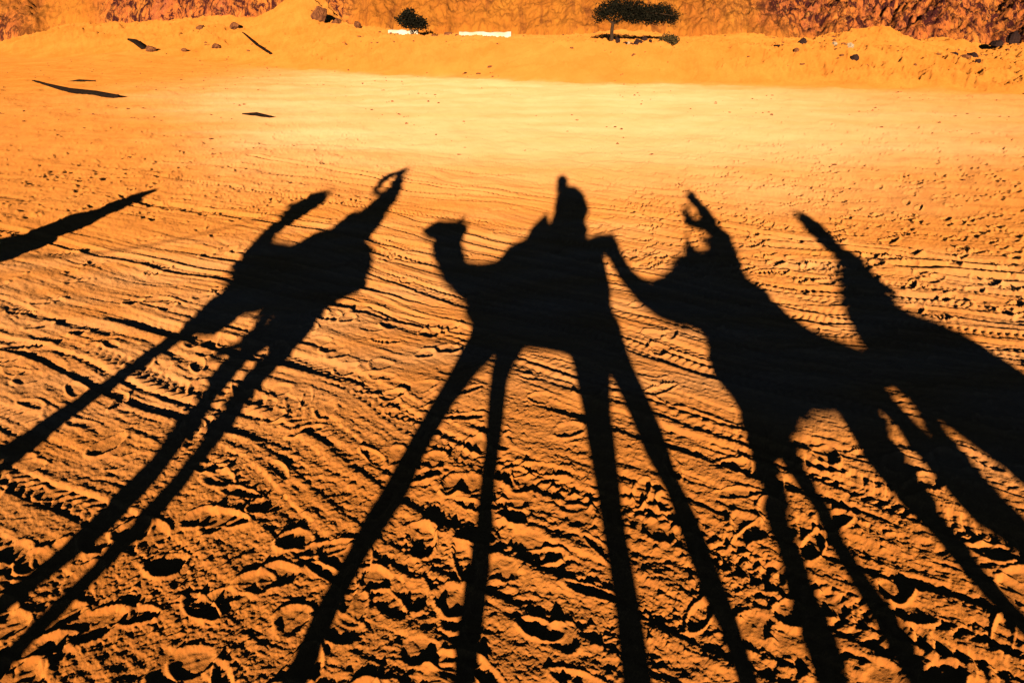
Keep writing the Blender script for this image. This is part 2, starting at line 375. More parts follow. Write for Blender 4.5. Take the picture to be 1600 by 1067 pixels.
# ------------------------------------------------------------------ small builders
def tube_bm(bm, nodes, seg=12, axis=None, cap=True):
    """closed tube through nodes (x,y,z,r,rd); r across in the plane seen from the sun, rd along 'axis'"""
    ax = Vector(axis).normalized() if axis else None
    C = [Vector(n[:3]) for n in nodes]; rings = []
    def ring(c, t, r, rd):
        a = ax if ax and abs(t.dot(ax)) < .9 else (Vector((0, 0, 1)) if abs(t.z) < .9 else Vector((1, 0, 0)))
        nrm = t.cross(a).normalized(); b = nrm.cross(t).normalized()
        return [bm.verts.new(c + nrm*(r*math.cos(2*PI*k/seg)) + b*(rd*math.sin(2*PI*k/seg))) for k in range(seg)]
    n = len(C)
    T = [(C[min(i + 1, n - 1)] - C[max(i - 1, 0)]).normalized() for i in range(n)]
    if cap:
        m = min(nodes[0][3], nodes[0][4])
        for f_, o_ in ((.45, .85), (.8, .5)): rings.append(ring(C[0] - T[0]*m*o_, T[0], nodes[0][3]*f_, nodes[0][4]*f_))
    for i in range(n): rings.append(ring(C[i], T[i], nodes[i][3], nodes[i][4]))
    if cap:
        m = min(nodes[-1][3], nodes[-1][4])
        for f_, o_ in ((.8, .5), (.45, .85)): rings.append(ring(C[-1] + T[-1]*m*o_, T[-1], nodes[-1][3]*f_, nodes[-1][4]*f_))
    for a, b in zip(rings[:-1], rings[1:]):
        for k in range(seg): bm.faces.new((a[k], a[(k + 1) % seg], b[(k + 1) % seg], b[k]))
    bm.faces.new(rings[0][::-1]); bm.faces.new(rings[-1])
def fused(name, chains, m, parent, voxel=.022, axis=None):
    """several tubes fused into one continuous skin"""
    bm = bmesh.new()
    for c in chains: tube_bm(bm, c, 14, axis)
    bmesh.ops.recalc_face_normals(bm, faces=bm.faces)
    me = bpy.data.meshes.new(name); bm.to_mesh(me); bm.free()
    o = link(name, me, m, parent)
    r = o.modifiers.new('fuse', 'REMESH'); r.mode = 'VOXEL'; r.voxel_size = voxel; r.use_smooth_shade = True
    s = o.modifiers.new('soften', 'SMOOTH'); s.factor = .5; s.iterations = 3
    return o
def box_bm(bm, c, s, rz=0, bev=0):
    r = bmesh.ops.create_cube(bm, size=1); M_ = Matrix.Translation(c) @ Matrix.Rotation(rz, 4, 'Z') @ Matrix.Diagonal((*s, 1))
    bmesh.ops.transform(bm, matrix=M_, verts=r['verts'])
    if bev:
        es = list({e for v in r['verts'] for e in v.link_edges}); bmesh.ops.bevel(bm, geom=es, offset=bev, segments=2, affect='EDGES')
def bm_obj(name, bm, m, parent=None, smooth=True):
    bmesh.ops.recalc_face_normals(bm, faces=bm.faces)
    me = bpy.data.meshes.new(name); bm.to_mesh(me); bm.free(); return link(name, me, m, parent, smooth)
def rock_obj(name, x, y, z, sx, sy, sz, seed, m, label, cat='rock', group=None, rz=0):
    rn = random.Random(seed); bm = bmesh.new(); bmesh.ops.create_icosphere(bm, subdivisions=4, radius=1)
    planes = [(Vector((rn.gauss(0, 1), rn.gauss(0, 1), rn.gauss(0, 1))).normalized(), rn.uniform(.5, .85)) for _ in range(9)]
    for v in bm.verts:
        p = v.co.copy()
        for n_, d_ in planes:
            k = p.dot(n_) - d_
            if k > 0: p -= n_*k*.92
        p += p.normalized()*(.10*math.sin(p.x*5 + seed)*math.cos(p.y*6 + p.z*5) + .07*math.sin(p.x*13 + p.z*11 + seed*2)*math.cos(p.y*15 - p.z*9))
        v.co = p
    bmesh.ops.transform(bm, matrix=Matrix.Rotation(rz, 4, 'Z') @ Matrix.Diagonal((sx/2, sy/2, sz/2, 1)), verts=bm.verts)
    o = bm_obj(name, bm, m, None, False); o.location = (x, y, z + sz*.28)
    return tag(o, label, cat, group)
def crown_mesh(clumps, n, size, seed):
    """many small leaf faces gathered in clumps through the crown"""
    rn = np.random.default_rng(seed)
    wts = np.array([c[3]*c[4]*c[5] for c in clumps]); wts = wts/wts.sum()
    pts = []
    for c, k in zip(clumps, (wts*n).astype(int)):
        v = rn.normal(size=(k, 3)); v /= np.linalg.norm(v, axis=1)[:, None]
        rad = rn.random(k)**.5*(1 + .22*np.abs(rn.normal(size=k))*(rn.random(k) < .35))
        pts.append(np.array(c[:3]) + v*rad[:, None]*np.array(c[3:6]))
    P = np.concatenate(pts); k = len(P)
    a = rn.normal(size=(k, 3)); a /= np.linalg.norm(a, axis=1)[:, None]
    b = np.cross(a, rn.normal(size=(k, 3))); b /= np.linalg.norm(b, axis=1)[:, None]
    s = size*rn.uniform(.6, 1.4, (k, 1))
    V = np.stack([P - a*s, P + b*s*.45, P + a*s, P - b*s*.45], 1).reshape(-1, 3)
    me = bpy.data.meshes.new('crown'); me.from_pydata(V.tolist(), [], np.arange(4*k).reshape(-1, 4).tolist()); return me

# ------------------------------------------------------------------ the tree and bushes on the terrace
def build_acacia():
    x, y = polar(7.4, 48.0); z = ground_z(x, y) - .2
    t = empty('acacia_tree', (x, y, z), 'wide flat-topped dark acacia standing alone on the sand terrace', 'tree')
    def L(*p): return [(x + a, y + b, z + c, r, r) for a, b, c, r in p]
    bm = bmesh.new()
    tube_bm(bm, L((0, 0, -.2, .17), (.02, 0, .5, .13), (.0, .05, 1.1, .12), (.05, .02, 1.75, .10)), 10)
    for p in (((.05, .02, 1.65, .085), (-.5, .2, 2.15, .06), (-.85, .3, 2.5, .035)), ((.05, .02, 1.65, .09), (.75, -.2, 2.05, .065), (1.7, -.3, 2.4, .05), (2.7, -.2, 2.5, .035), (3.7, 0, 2.3, .025)),
              ((.6, -.1, 1.97, .06), (1.3, .5, 2.5, .04), (1.9, .8, 2.8, .03)), ((.05, .02, 1.7, .07), (.3, .5, 2.4, .045), (.5, .9, 2.8, .03)), ((2.2, -.25, 2.4, .04), (3.0, -.7, 2.35, .03), (3.9, -.9, 2.2, .02))):
        tube_bm(bm, L(*p), 8)
    bm_obj('trunk', bm, BARK, t)
    cl = [(-.75, 0, 2.35, .55, .8, .62), (-.2, .3, 2.75, .85, .9, .55), (.6, .1, 2.85, .9, 1.0, .6), (1.4, -.2, 2.7, .95, 1.0, .6), (.7, 0, 2.25, 1.5, .9, .5), (2.0, .1, 2.25, 1.4, .9, .5),
          (2.2, 0, 2.45, .9, 1., .55), (3.0, .1, 2.45, .9, 1., .6), (3.7, 0, 2.2, .75, .9, .6), (4.15, .1, 2.05, .45, .7, .5), (1.7, .2, 2.1, .8, .8, .4), (2.9, -.2, 1.95, .8, .8, .4), (3.4, .1, 2.75, .55, .6, .4), (.2, .5, 3.15, .5, .6, .25), (-1.0, .1, 1.9, .3, .4, .35), (-1.2, 0, 2.5, .25, .3, .15), (1.0, 0, 3.35, .3, .3, .12), (3.9, 0, 2.7, .3, .3, .15), (4.5, 0, 2.3, .25, .3, .12), (2.4, 0, 1.65, .25, .3, .2), (.3, 0, 1.75, .3, .3, .15), (2.7, 0, 2.95, .2, .2, .12), (-.6, .2, 3.0, .3, .3, .14), (1.7, .2, 3.15, .4, .4, .16), (-1.3, .1, 2.15, .22, .3, .14), (1.4, 0, 1.75, .4, .4, .14)]
    me = crown_mesh([(x + c[0], y + c[1], z + c[2], *c[3:]) for c in cl], 13000, .075, 3)
    link('crown', me, LEAF, t, False)
    t.scale = (.90, .90, .80)
build_acacia()
def bush(name, azd, r, clumps, n, size, m, label, seed, stems=4, cat='bush'):
    x, y = polar(azd, r); z = ground_z(x, y)
    t = empty(name, (x, y, z), label, cat)
    rn = random.Random(seed); bm = bmesh.new()
    for k in range(stems):
        c = clumps[k % len(clumps)]
        tube_bm(bm, [(x + rn.uniform(-.1, .1), y, z - .1, .035, .035), (x + c[0]*.5, y + c[1]*.5, z + c[2]*.5, .025, .025), (x + c[0], y + c[1], z + c[2], .012, .012)], 6)
    bm_obj('stem', bm, BARK, t)
    link('foliage', crown_mesh([(x + c[0], y + c[1], z + c[2], *c[3:]) for c in clumps], n, size, seed), m, t, False)
bush('round_tree', -7.45, 59.2, [(-.3, 0, 1.0, .7, .7, .55), (.3, 0, .9, .8, .7, .5), (.75, .1, .7, .55, .5, .4), (-.1, 0, 1.45, .55, .5, .4), (-.9, 0, 1.05, .3, .3, .2)], 2600, .1, LEAF, 'small round dark tree at the right end of the short white wall', 9, cat='tree')
bush('dry_bush', 11.6, 45, [(-.1, 0, .3, .45, .4, .3), (.25, 0, .25, .35, .4, .25)], 900, .07, DRYLEAF, 'low brown bush under the right end of the acacia crown', 12)

# ------------------------------------------------------------------ white walls and scattered things on the terrace edge
def low_wall(azd, r, ln, ht, rz, m, label):
    x, y = polar(azd, r); z = ground_z(x, y); rr = random.Random(int(ln*100))
    n = int(ln/.24); bm = bmesh.new(); rows = []
    for k in range(n + 1):                                  # rubble wall under whitewash: wavering face and worn top
        u = (k/n - .5)*ln; tp = ht + rr.uniform(-.05, .03) - (.10 if rr.random() < .12 else 0); f_ = rr.uniform(-.02, .02)
        rows.append([bm.verts.new((x + u*math.cos(rz) - v*math.sin(rz), y + u*math.sin(rz) + v*math.cos(rz), z + w_))
                     for v, w_ in ((-.17 + f_, -.3), (-.15 + f_, tp*.6), (-.12 + f_, tp - .04), (-.05, tp), (.06, tp - .01), (.13, tp - .05), (.16, -.3))])
    for p, q in zip(rows[:-1], rows[1:]):
        for k in range(6): bm.faces.new((p[k], q[k], q[k + 1], p[k + 1]))
    bm.faces.new(rows[0]); bm.faces.new(rows[-1][::-1])
    tag(bm_obj('white_wall', bm, m, None, False), label, 'wall')
low_wall(-2.0, 56, 3.8, .46, -.1, WHITEWASH, 'long low whitewashed wall on the crest of the sand bank')
low_wall(-8.05, 60, 2.3, .44, -.06, WHITEWASH, 'short low whitewashed wall left of the small round tree')
rn = random.Random(4)
for azd, r, sx, sz, txt in ((-6.6, 57, .35, .32, 'small dark stone block nearest the short white wall'), (-5.8, 57, .5, .26, 'low flat dark stone midway between the two white walls'),
                            (-4.75, 57, .75, .5, 'biggest dark stone block between the two white walls'), (-4.1, 56.5, .3, .2, 'small brown stone just left of the long white wall')):
    x, y = polar(azd, r); rock_obj('stone', x, y, ground_z(x, y), sx, .4, sz, int(r*10 + azd*7), STONE, txt, 'stone', 'dark stones between the white walls')
for k, (azd, sx, sz, m, txt) in enumerate(((8.95, .3, .5, BLACK_ROCK, 'upright black stone right beside the acacia trunk'), (9.5, .34, .2, BLACK_ROCK, 'low black stone under the left part of the acacia crown'), (9.75, .25, .26, PALE_STONE, 'leftmost pale stone under the acacia crown'),
        (10.0, .26, .2, BLACK_ROCK, 'small black stone between two pale ones under the acacia'), (10.45, .55, .42, BLACK_ROCK, 'largest black stone under the middle of the acacia crown'), (10.7, .3, .24, PALE_STONE, 'pale stone right of the largest black stone under the acacia'),
        (10.95, .35, .3, BLACK_ROCK, 'tilted black stone under the right half of the acacia'), (11.35, .24, .22, BLACK_ROCK, 'lone small black stone between the row and the brown bush'))):
    x, y = polar(azd - 1.1, 44.4 + .2*(k % 3)); rock_obj('stone', x, y, ground_z(x, y), sx, .3, sz, 40 + k, m, txt, 'stone', 'stones under the acacia')
def bar_obj(name, pts, m, label, cat, group=None):  # lumpy near-black tube resting on the ground, identity left open
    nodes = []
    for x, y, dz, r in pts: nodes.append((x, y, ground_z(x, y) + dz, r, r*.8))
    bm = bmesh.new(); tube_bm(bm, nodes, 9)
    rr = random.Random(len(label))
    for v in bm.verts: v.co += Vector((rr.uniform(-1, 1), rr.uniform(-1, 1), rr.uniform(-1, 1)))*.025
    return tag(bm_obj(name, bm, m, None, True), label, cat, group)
bar_obj('dark_bar', [(-25.2, 39.4, .02, .04), (-22.6, 36.4, .05, .09), (-19.8, 33.3, .06, .12), (-17.6, 31.4, .06, .14), (-16.0, 30.1, .05, .12)], NEAR_BLACK, 'long dark log lying on the sand plain at the left', 'log')  # long dark bar, not known to be a log
bar_obj('dark_sliver', [(-9.0, 24.6, .0, .03), (-8.3, 24.0, .05, .07), (-7.7, 23.5, .03, .05)], NEAR_BLACK, 'short dark branch lying on the pale sand past the long log', 'branch')  # short dark sliver, not known to be a branch
bar_obj('tiny_sliver', [(-23.1, 39.0, .0, .03), (-22.4, 38.7, .05, .06), (-21.6, 38.8, .02, .03)], NEAR_BLACK, 'tiny dark branch lying just above the long log', 'branch')  # tiny dark sliver, not known to be a branch
def on(px_az, r): return polar(px_az, r)
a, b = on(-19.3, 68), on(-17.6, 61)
bar_obj('dark_bar', [(a[0], a[1], .1, .06), ((a[0] + b[0])/2, (a[1] + b[1])/2, .12, .12), (b[0], b[1], .05, .10)], NEAR_BLACK, 'dark log at the foot of the left sand slope', 'log')  # dark bar, not known to be a log
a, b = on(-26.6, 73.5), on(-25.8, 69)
bar_obj('dark_bar', [(a[0], a[1], .15, .10), ((a[0] + b[0])/2, (a[1] + b[1])/2, .2, .26), (b[0], b[1], .1, .22)], NEAR_BLACK, 'thick dark log on the upper left sand slope', 'log')  # thick dark bar, not known to be a log
ROCKS = [(-25.4, 67, .9, .5, 0, 'reddish boulder at the lower end of the thick bar'), (-23.3, 66, .55, .35, 0, 'small boulder on the left sand slope right of the thick bar'), (-21.2, 66, .8, .45, 0, 'boulder halfway down the left sand slope'),
    (-22.0, 72, 1.0, .6, 0, 'brown boulder at the edge of the left rock slope'), (-19.8, 71, 1.1, .7, 0, 'large brown boulder above the left bar'), (-13.9, 66, 1.5, 1.5, 0, 'tall dark outcrop left of the short white wall'), (-12.8, 65, 1.2, .8, 0, 'lower dark outcrop left of the short white wall'), (-11.3, 62, .7, .6, 0, 'small red boulder between the outcrop and the short white wall'),
    (20.8, 47, .55, .5, 1, 'black boulder on the left flank of the sand mound'), (19.9, 46, .6, .2, 1, 'flat black rock sloping down from the black boulder'), (19.2, 45, .55, .14, 1, 'long low black rock at the left foot of the mound'), (20.5, 43.5, .35, .4, 0, 'small brown rock in front of the mound'),
    (23.9, 45, .45, .4, 2, 'pale rock on the right shoulder of the sand mound'), (24.3, 42.5, .42, .42, 1, 'round dark boulder at the right foot of the mound'), (22.9, 46, .4, .35, 2, 'small pale rock on top of the sand mound'),
    (31.2, 50, .9, .55, 1, 'big black boulder on the right slope'), (31.9, 49, .6, .35, 1, 'black boulder just below the big one on the right slope'), (30.2, 46, .5, .28, 1, 'dark rock at the right end of the sand bank'), (30.9, 44.5, .5, .3, 0, 'brown rock tumbling down at the right end of the bank'), (31.6, 43.5, .35, .25, 1, 'lowest dark rock at the right end of the bank'),
    (32.4, 56, .9, .6, 1, 'dark outcrop rising at the upper right'), (33.3, 58, 1.0, 1.0, 1, 'tallest dark outcrop in the upper right corner'), (34.4, 55, .8, .5, 0, 'red boulder at the far right edge')]
for k, (azd, r, sx, sz, c, txt) in enumerate(ROCKS):
    x, y = polar(azd, r); rock_obj('boulder', x, y, ground_z(x, y), sx, sx*.8, sz, 100 + k, (STONE, BLACK_ROCK, PALE_STONE)[c], txt, 'boulder', 'boulders along the mountain foot', k*.7)

def build_pebbles():
    rn = np.random.default_rng(77); bm = bmesh.new(); bmesh.ops.create_icosphere(bm, subdivisions=1, radius=1)
    V0 = np.array([v.co[:] for v in bm.verts]); bm.verts.index_update(); F0 = np.array([[v.index for v in f.verts] for f in bm.faces]); bm.free()
    n = 2600; az = rn.uniform(-.72, .72, n); r = 13 + 55*rn.random(n)**.75
    clump = noise(az*9, r*.12, 301) + .5*noise(az*30, r*.4, 302)
    keep = (clump > .05) | ((r > 42) & (np.abs(az) > .3)); az, r = az[keep], r[keep]; n = len(az)
    X = r*np.sin(az); Y = r*np.cos(az); Z, dist, run = macro(X[None].astype(np.float32), Y[None].astype(np.float32)); Z = Z[0]
    size = (.010 + .035*rn.random(n)**3)*(1 + (dist[0] > 0)*1.6)
    V = V0[None]*(1 + .35*rn.normal(size=(n, len(V0), 1)))*size[:, None, None]*np.array([1.2, 1, .7]) + np.stack([X, Y, Z + size*.15], -1)[:, None]
    Fc = F0[None] + (np.arange(n)*len(V0))[:, None, None]
    me = bpy.data.meshes.new('pebbles'); me.from_pydata(V.reshape(-1, 3).tolist(), [], Fc.reshape(-1, 3).tolist())
    tag(link('pebbles', me, STONE, None, False), 'loose brown pebbles strewn over the far sand and the bank', 'pebbles', kind='stuff')
build_pebbles()

# ------------------------------------------------------------------ camels, riders and guide (they stand beside and behind the camera; the photo shows their shadows)
AXIS = (math.sin(SUN_AZ), math.cos(SUN_AZ), 0)
PERP = Vector((math.cos(SUN_AZ), -math.sin(SUN_AZ), 0))
FIG = {
 'C': {
  'torso': [(-1.034, -0.380, 1.699, 0.109, 0.160), (-0.930, -0.387, 1.654, 0.187, 0.220), (-0.766, -0.398, 1.622, 0.289, 0.280), (-0.623, -0.408, 1.670, 0.363, 0.330), (-0.402, -0.423, 1.712, 0.414, 0.360), (-0.198, -0.437, 1.746, 0.440, 0.380), (0.030, -0.453, 1.745, 0.441, 0.380), (0.233, -0.467, 1.722, 0.447, 0.360), (0.373, -0.477, 1.664, 0.352, 0.320), (0.481, -0.484, 1.577, 0.160, 0.260), (0.514, -0.486, 1.544, 0.052, 0.180)],
  'neck': [(-0.850, -0.392, 1.672, 0.213, 0.200), (-1.048, -0.379, 1.702, 0.160, 0.150), (-1.250, -0.365, 1.757, 0.126, 0.120), (-1.436, -0.352, 1.895, 0.163, 0.105), (-1.618, -0.340, 2.090, 0.183, 0.100)],
  'head': [(-1.435, -0.352, 2.163, 0.114, 0.090), (-1.613, -0.340, 2.161, 0.138, 0.115), (-1.753, -0.330, 2.169, 0.126, 0.100), (-1.870, -0.322, 2.179, 0.127, 0.075), (-1.971, -0.315, 2.162, 0.051, 0.060)],
  'ear': [(-1.558, -0.414, 2.274, 0.037, 0.030), (-1.514, -0.417, 2.343, 0.033, 0.030)],
  'legA': [(-0.708, -0.202, 1.353, 0.206, 0.200), (-0.768, -0.198, 1.253, 0.122, 0.140), (-0.884, -0.190, 1.096, 0.080, 0.090), (-0.971, -0.184, 0.957, 0.077, 0.075), (-1.010, -0.181, 0.852, 0.088, 0.070), (-1.059, -0.178, 0.776, 0.073, 0.065), (-1.094, -0.175, 0.744, 0.069, 0.080), (-1.128, -0.173, 0.661, 0.057, 0.065), (-1.152, -0.171, 0.612, 0.061, 0.060), (-1.160, -0.171, 0.533, 0.063, 0.055), (-1.261, -0.164, 0.130, 0.059, 0.062), (-1.281, -0.162, 0.050, 0.100, 0.100)],
  'legB': [(-0.482, -0.618, 1.422, 0.198, 0.200), (-0.489, -0.618, 1.350, 0.130, 0.140), (-0.521, -0.616, 1.248, 0.080, 0.100), (-0.483, -0.618, 1.059, 0.069, 0.075), (-0.470, -0.619, 0.945, 0.054, 0.070), (-0.439, -0.621, 0.817, 0.060, 0.080), (-0.434, -0.622, 0.718, 0.073, 0.065), (-0.429, -0.622, 0.656, 0.065, 0.060), (-0.419, -0.623, 0.607, 0.059, 0.055), (-0.353, -0.627, 0.130, 0.059, 0.062), (-0.342, -0.628, 0.050, 0.100, 0.100)],
  'legC': [(0.276, -0.671, 1.417, 0.255, 0.250), (0.281, -0.671, 1.299, 0.172, 0.180), (0.286, -0.671, 1.146, 0.118, 0.130), (0.303, -0.672, 1.029, 0.102, 0.100), (0.317, -0.673, 0.954, 0.089, 0.080), (0.334, -0.675, 0.828, 0.071, 0.090), (0.360, -0.676, 0.729, 0.070, 0.070), (0.368, -0.677, 0.619, 0.076, 0.065), (0.448, -0.682, 0.130, 0.059, 0.062), (0.461, -0.683, 0.050, 0.100, 0.100)],
  'legD': [(0.486, -0.284, 1.377, 0.148, 0.250), (0.543, -0.288, 1.240, 0.111, 0.200), (0.608, -0.292, 1.142, 0.094, 0.150), (0.661, -0.296, 1.054, 0.095, 0.130), (0.713, -0.300, 0.964, 0.088, 0.110), (0.768, -0.303, 0.858, 0.053, 0.090), (0.811, -0.306, 0.770, 0.067, 0.090), (0.848, -0.309, 0.685, 0.066, 0.070), (0.889, -0.312, 0.616, 0.050, 0.065), (0.900, -0.313, 0.544, 0.050, 0.060), (1.054, -0.323, 0.130, 0.059, 0.062), (1.084, -0.325, 0.050, 0.100, 0.100)],
  'saddle': [(-0.281, -0.432, 2.097, 0.217, 0.300), (-0.279, -0.432, 2.212, 0.171, 0.220), (-0.266, -0.433, 2.294, 0.093, 0.100), (-0.243, -0.434, 2.386, 0.031, 0.040)],
 },
 'CP': {
  'torso': [(0.109, -0.459, 2.173, 0.287, 0.160), (0.096, -0.458, 2.271, 0.267, 0.150), (0.114, -0.459, 2.353, 0.237, 0.140), (0.156, -0.462, 2.486, 0.281, 0.140), (0.132, -0.460, 2.617, 0.261, 0.130), (0.077, -0.456, 2.718, 0.213, 0.090)],
  'head': [(0.006, -0.452, 2.761, 0.090, 0.060), (0.006, -0.451, 2.808, 0.085, 0.070), (-0.001, -0.451, 2.867, 0.115, 0.100), (-0.002, -0.451, 2.930, 0.118, 0.105), (-0.003, -0.451, 2.968, 0.095, 0.090)],
 },
 'L': {
  'torso': [(-3.759, -0.142, 1.778, 0.181, 0.200), (-3.587, -0.154, 1.737, 0.273, 0.280), (-3.438, -0.164, 1.777, 0.352, 0.330), (-3.210, -0.180, 1.832, 0.382, 0.360), (-2.947, -0.198, 1.836, 0.326, 0.370), (-2.567, -0.224, 1.726, 0.234, 0.340), (-2.390, -0.236, 1.668, 0.147, 0.270), (-2.302, -0.242, 1.643, 0.064, 0.150)],
  'neck': [(-3.725, -0.144, 1.796, 0.211, 0.200), (-3.988, -0.126, 1.879, 0.157, 0.150), (-4.127, -0.117, 2.031, 0.102, 0.120), (-4.207, -0.111, 2.184, 0.150, 0.105), (-4.182, -0.113, 2.316, 0.157, 0.100)],
  'head': [(-4.186, -0.113, 2.298, 0.140, 0.100), (-4.250, -0.108, 2.385, 0.230, 0.120), (-4.235, -0.109, 2.441, 0.290, 0.120), (-4.163, -0.114, 2.471, 0.260, 0.100), (-4.092, -0.119, 2.496, 0.170, 0.080)],
  'ear': [(-4.380, -0.169, 2.435, 0.055, 0.030), (-4.545, -0.158, 2.461, 0.055, 0.030)],
  'legA': [(-3.547, -0.307, 1.555, 0.233, 0.200), (-3.654, -0.300, 1.463, 0.203, 0.130), (-3.656, -0.299, 1.385, 0.086, 0.090), (-3.742, -0.294, 1.192, 0.074, 0.075), (-3.776, -0.291, 1.088, 0.091, 0.075), (-3.825, -0.288, 1.006, 0.087, 0.080), (-3.855, -0.286, 0.973, 0.085, 0.065), (-3.912, -0.282, 0.932, 0.058, 0.060), (-4.273, -0.216, 0.130, 0.059, 0.062), (-4.309, -0.209, 0.050, 0.100, 0.100)],
  'legB': [(-3.471, -0.012, 1.498, 0.262, 0.200), (-3.587, -0.004, 1.402, 0.181, 0.130), (-3.619, -0.001, 1.327, 0.087, 0.090), (-3.693, 0.004, 1.129, 0.068, 0.075), (-3.728, 0.006, 1.037, 0.067, 0.075), (-3.732, 0.006, 0.960, 0.063, 0.080), (-3.723, 0.006, 0.880, 0.054, 0.065), (-3.750, 0.008, 0.826, 0.050, 0.060), (-3.843, 0.014, 0.130, 0.059, 0.062), (-3.854, 0.015, 0.050, 0.100, 0.100)],
  'legC': [(-2.816, -0.006, 1.474, 0.138, 0.250), (-2.632, -0.019, 1.383, 0.150, 0.200), (-2.852, -0.004, 1.273, 0.109, 0.150), (-2.858, -0.004, 1.162, 0.122, 0.120), (-2.816, -0.006, 1.085, 0.086, 0.100), (-2.790, -0.008, 0.995, 0.080, 0.080), (-2.706, -0.014, 0.893, 0.072, 0.075), (-2.706, -0.014, 0.808, 0.104, 0.075), (-2.716, -0.013, 0.731, 0.091, 0.085), (-2.761, -0.010, 0.664, 0.063, 0.070), (-2.803, -0.007, 0.619, 0.050, 0.065), (-2.853, -0.004, 0.578, 0.050, 0.060), (-3.055, 0.029, 0.130, 0.059, 0.062), (-3.091, 0.035, 0.050, 0.100, 0.100)],
  'legD': [(-2.685, -0.416, 1.568, 0.262, 0.250), (-2.646, -0.419, 1.489, 0.190, 0.220), (-2.581, -0.424, 1.367, 0.150, 0.170), (-2.572, -0.424, 1.265, 0.115, 0.130), (-2.588, -0.423, 1.168, 0.112, 0.110), (-2.549, -0.426, 1.080, 0.086, 0.090), (-2.504, -0.429, 0.998, 0.071, 0.080), (-2.482, -0.430, 0.891, 0.069, 0.080), (-2.501, -0.429, 0.822, 0.074, 0.085), (-2.524, -0.428, 0.729, 0.050, 0.070), (-2.561, -0.425, 0.676, 0.050, 0.065), (-2.585, -0.423, 0.614, 0.050, 0.060), (-2.803, -0.406, 0.130, 0.059, 0.062), (-2.839, -0.403, 0.050, 0.100, 0.100)],
  'saddle': [(-3.149, -0.184, 2.103, 0.219, 0.300), (-3.206, -0.180, 2.196, 0.180, 0.240), (-3.288, -0.174, 2.303, 0.092, 0.120)],
 },
 'LP': {
  'torso': [(-2.894, -0.202, 2.058, 0.247, 0.160), (-2.971, -0.196, 2.172, 0.261, 0.150), (-2.985, -0.195, 2.236, 0.299, 0.140), (-3.001, -0.194, 2.334, 0.229, 0.140), (-3.026, -0.192, 2.485, 0.193, 0.130), (-3.087, -0.188, 2.614, 0.156, 0.100)],
  'head': [(-3.094, -0.188, 2.668, 0.147, 0.060), (-3.115, -0.186, 2.741, 0.103, 0.060), (-3.163, -0.183, 2.837, 0.087, 0.095), (-3.221, -0.179, 2.939, 0.077, 0.100), (-3.267, -0.176, 3.027, 0.056, 0.060)],
  'arm': [(-3.136, -0.185, 2.608, 0.045, 0.050), (-3.281, -0.175, 2.643, 0.045, 0.045), (-3.397, -0.167, 2.691, 0.045, 0.045), (-3.464, -0.162, 2.778, 0.052, 0.040), (-3.477, -0.161, 2.922, 0.088, 0.035), (-3.407, -0.166, 3.004, 0.074, 0.040), (-3.273, -0.176, 3.076, 0.069, 0.035)],
  'arm2': [(-2.933, -0.049, 2.558, 0.045, 0.050), (-2.945, -0.048, 2.633, 0.045, 0.045), (-3.048, -0.041, 2.777, 0.045, 0.045), (-3.134, -0.035, 2.902, 0.045, 0.040), (-3.243, -0.027, 3.046, 0.045, 0.035)],
 },
 'R': {
  'torso': [(1.064, -1.276, 1.748, 0.127, 0.200), (1.187, -1.285, 1.775, 0.177, 0.260), (1.363, -1.297, 1.806, 0.248, 0.320), (1.539, -1.309, 1.803, 0.356, 0.360), (1.716, -1.321, 1.747, 0.517, 0.380), (1.815, -1.328, 1.665, 0.451, 0.380), (1.980, -1.339, 1.625, 0.371, 0.380), (2.077, -1.346, 1.574, 0.348, 0.370), (2.161, -1.352, 1.525, 0.268, 0.360), (2.268, -1.359, 1.492, 0.203, 0.340), (2.400, -1.368, 1.467, 0.144, 0.310), (2.589, -1.381, 1.458, 0.111, 0.240), (2.698, -1.389, 1.446, 0.093, 0.150)],
  'neck': [(1.178, -1.284, 1.774, 0.188, 0.220), (0.991, -1.271, 1.768, 0.134, 0.160), (0.852, -1.262, 1.828, 0.111, 0.130), (0.732, -1.253, 1.936, 0.103, 0.115), (0.648, -1.247, 2.099, 0.103, 0.105), (0.611, -1.245, 2.184, 0.139, 0.100)],
  'head': [(0.643, -1.247, 2.211, 0.121, 0.090), (0.537, -1.240, 2.210, 0.122, 0.115), (0.444, -1.233, 2.211, 0.111, 0.100), (0.360, -1.228, 2.211, 0.087, 0.080), (0.290, -1.223, 2.218, 0.041, 0.060)],
  'ear': [(0.661, -1.319, 2.329, 0.022, 0.030), (0.702, -1.321, 2.373, 0.022, 0.030)],
  'legA': [(1.491, -1.105, 1.367, 0.216, 0.250), (1.503, -1.106, 1.261, 0.176, 0.200), (1.447, -1.102, 1.174, 0.105, 0.130), (1.393, -1.098, 1.120, 0.083, 0.095), (1.346, -1.095, 1.010, 0.073, 0.080), (1.290, -1.091, 0.919, 0.064, 0.085), (1.276, -1.090, 0.841, 0.074, 0.070), (1.253, -1.089, 0.765, 0.093, 0.065), (1.236, -1.088, 0.703, 0.071, 0.060), (1.068, -1.076, 0.130, 0.066, 0.062), (1.044, -1.074, 0.050, 0.100, 0.100)],
  'legB': [(1.645, -1.517, 1.400, 0.193, 0.250), (1.605, -1.514, 1.308, 0.114, 0.180), (1.553, -1.510, 1.246, 0.068, 0.120), (1.534, -1.509, 1.202, 0.090, 0.090), (1.552, -1.510, 1.121, 0.062, 0.075), (1.575, -1.512, 1.056, 0.055, 0.075), (1.563, -1.511, 0.975, 0.059, 0.080), (1.576, -1.512, 0.922, 0.058, 0.070), (1.611, -1.514, 0.874, 0.074, 0.065), (1.594, -1.513, 0.792, 0.071, 0.060), (1.682, -1.519, 0.130, 0.066, 0.062), (1.693, -1.520, 0.050, 0.100, 0.100)],
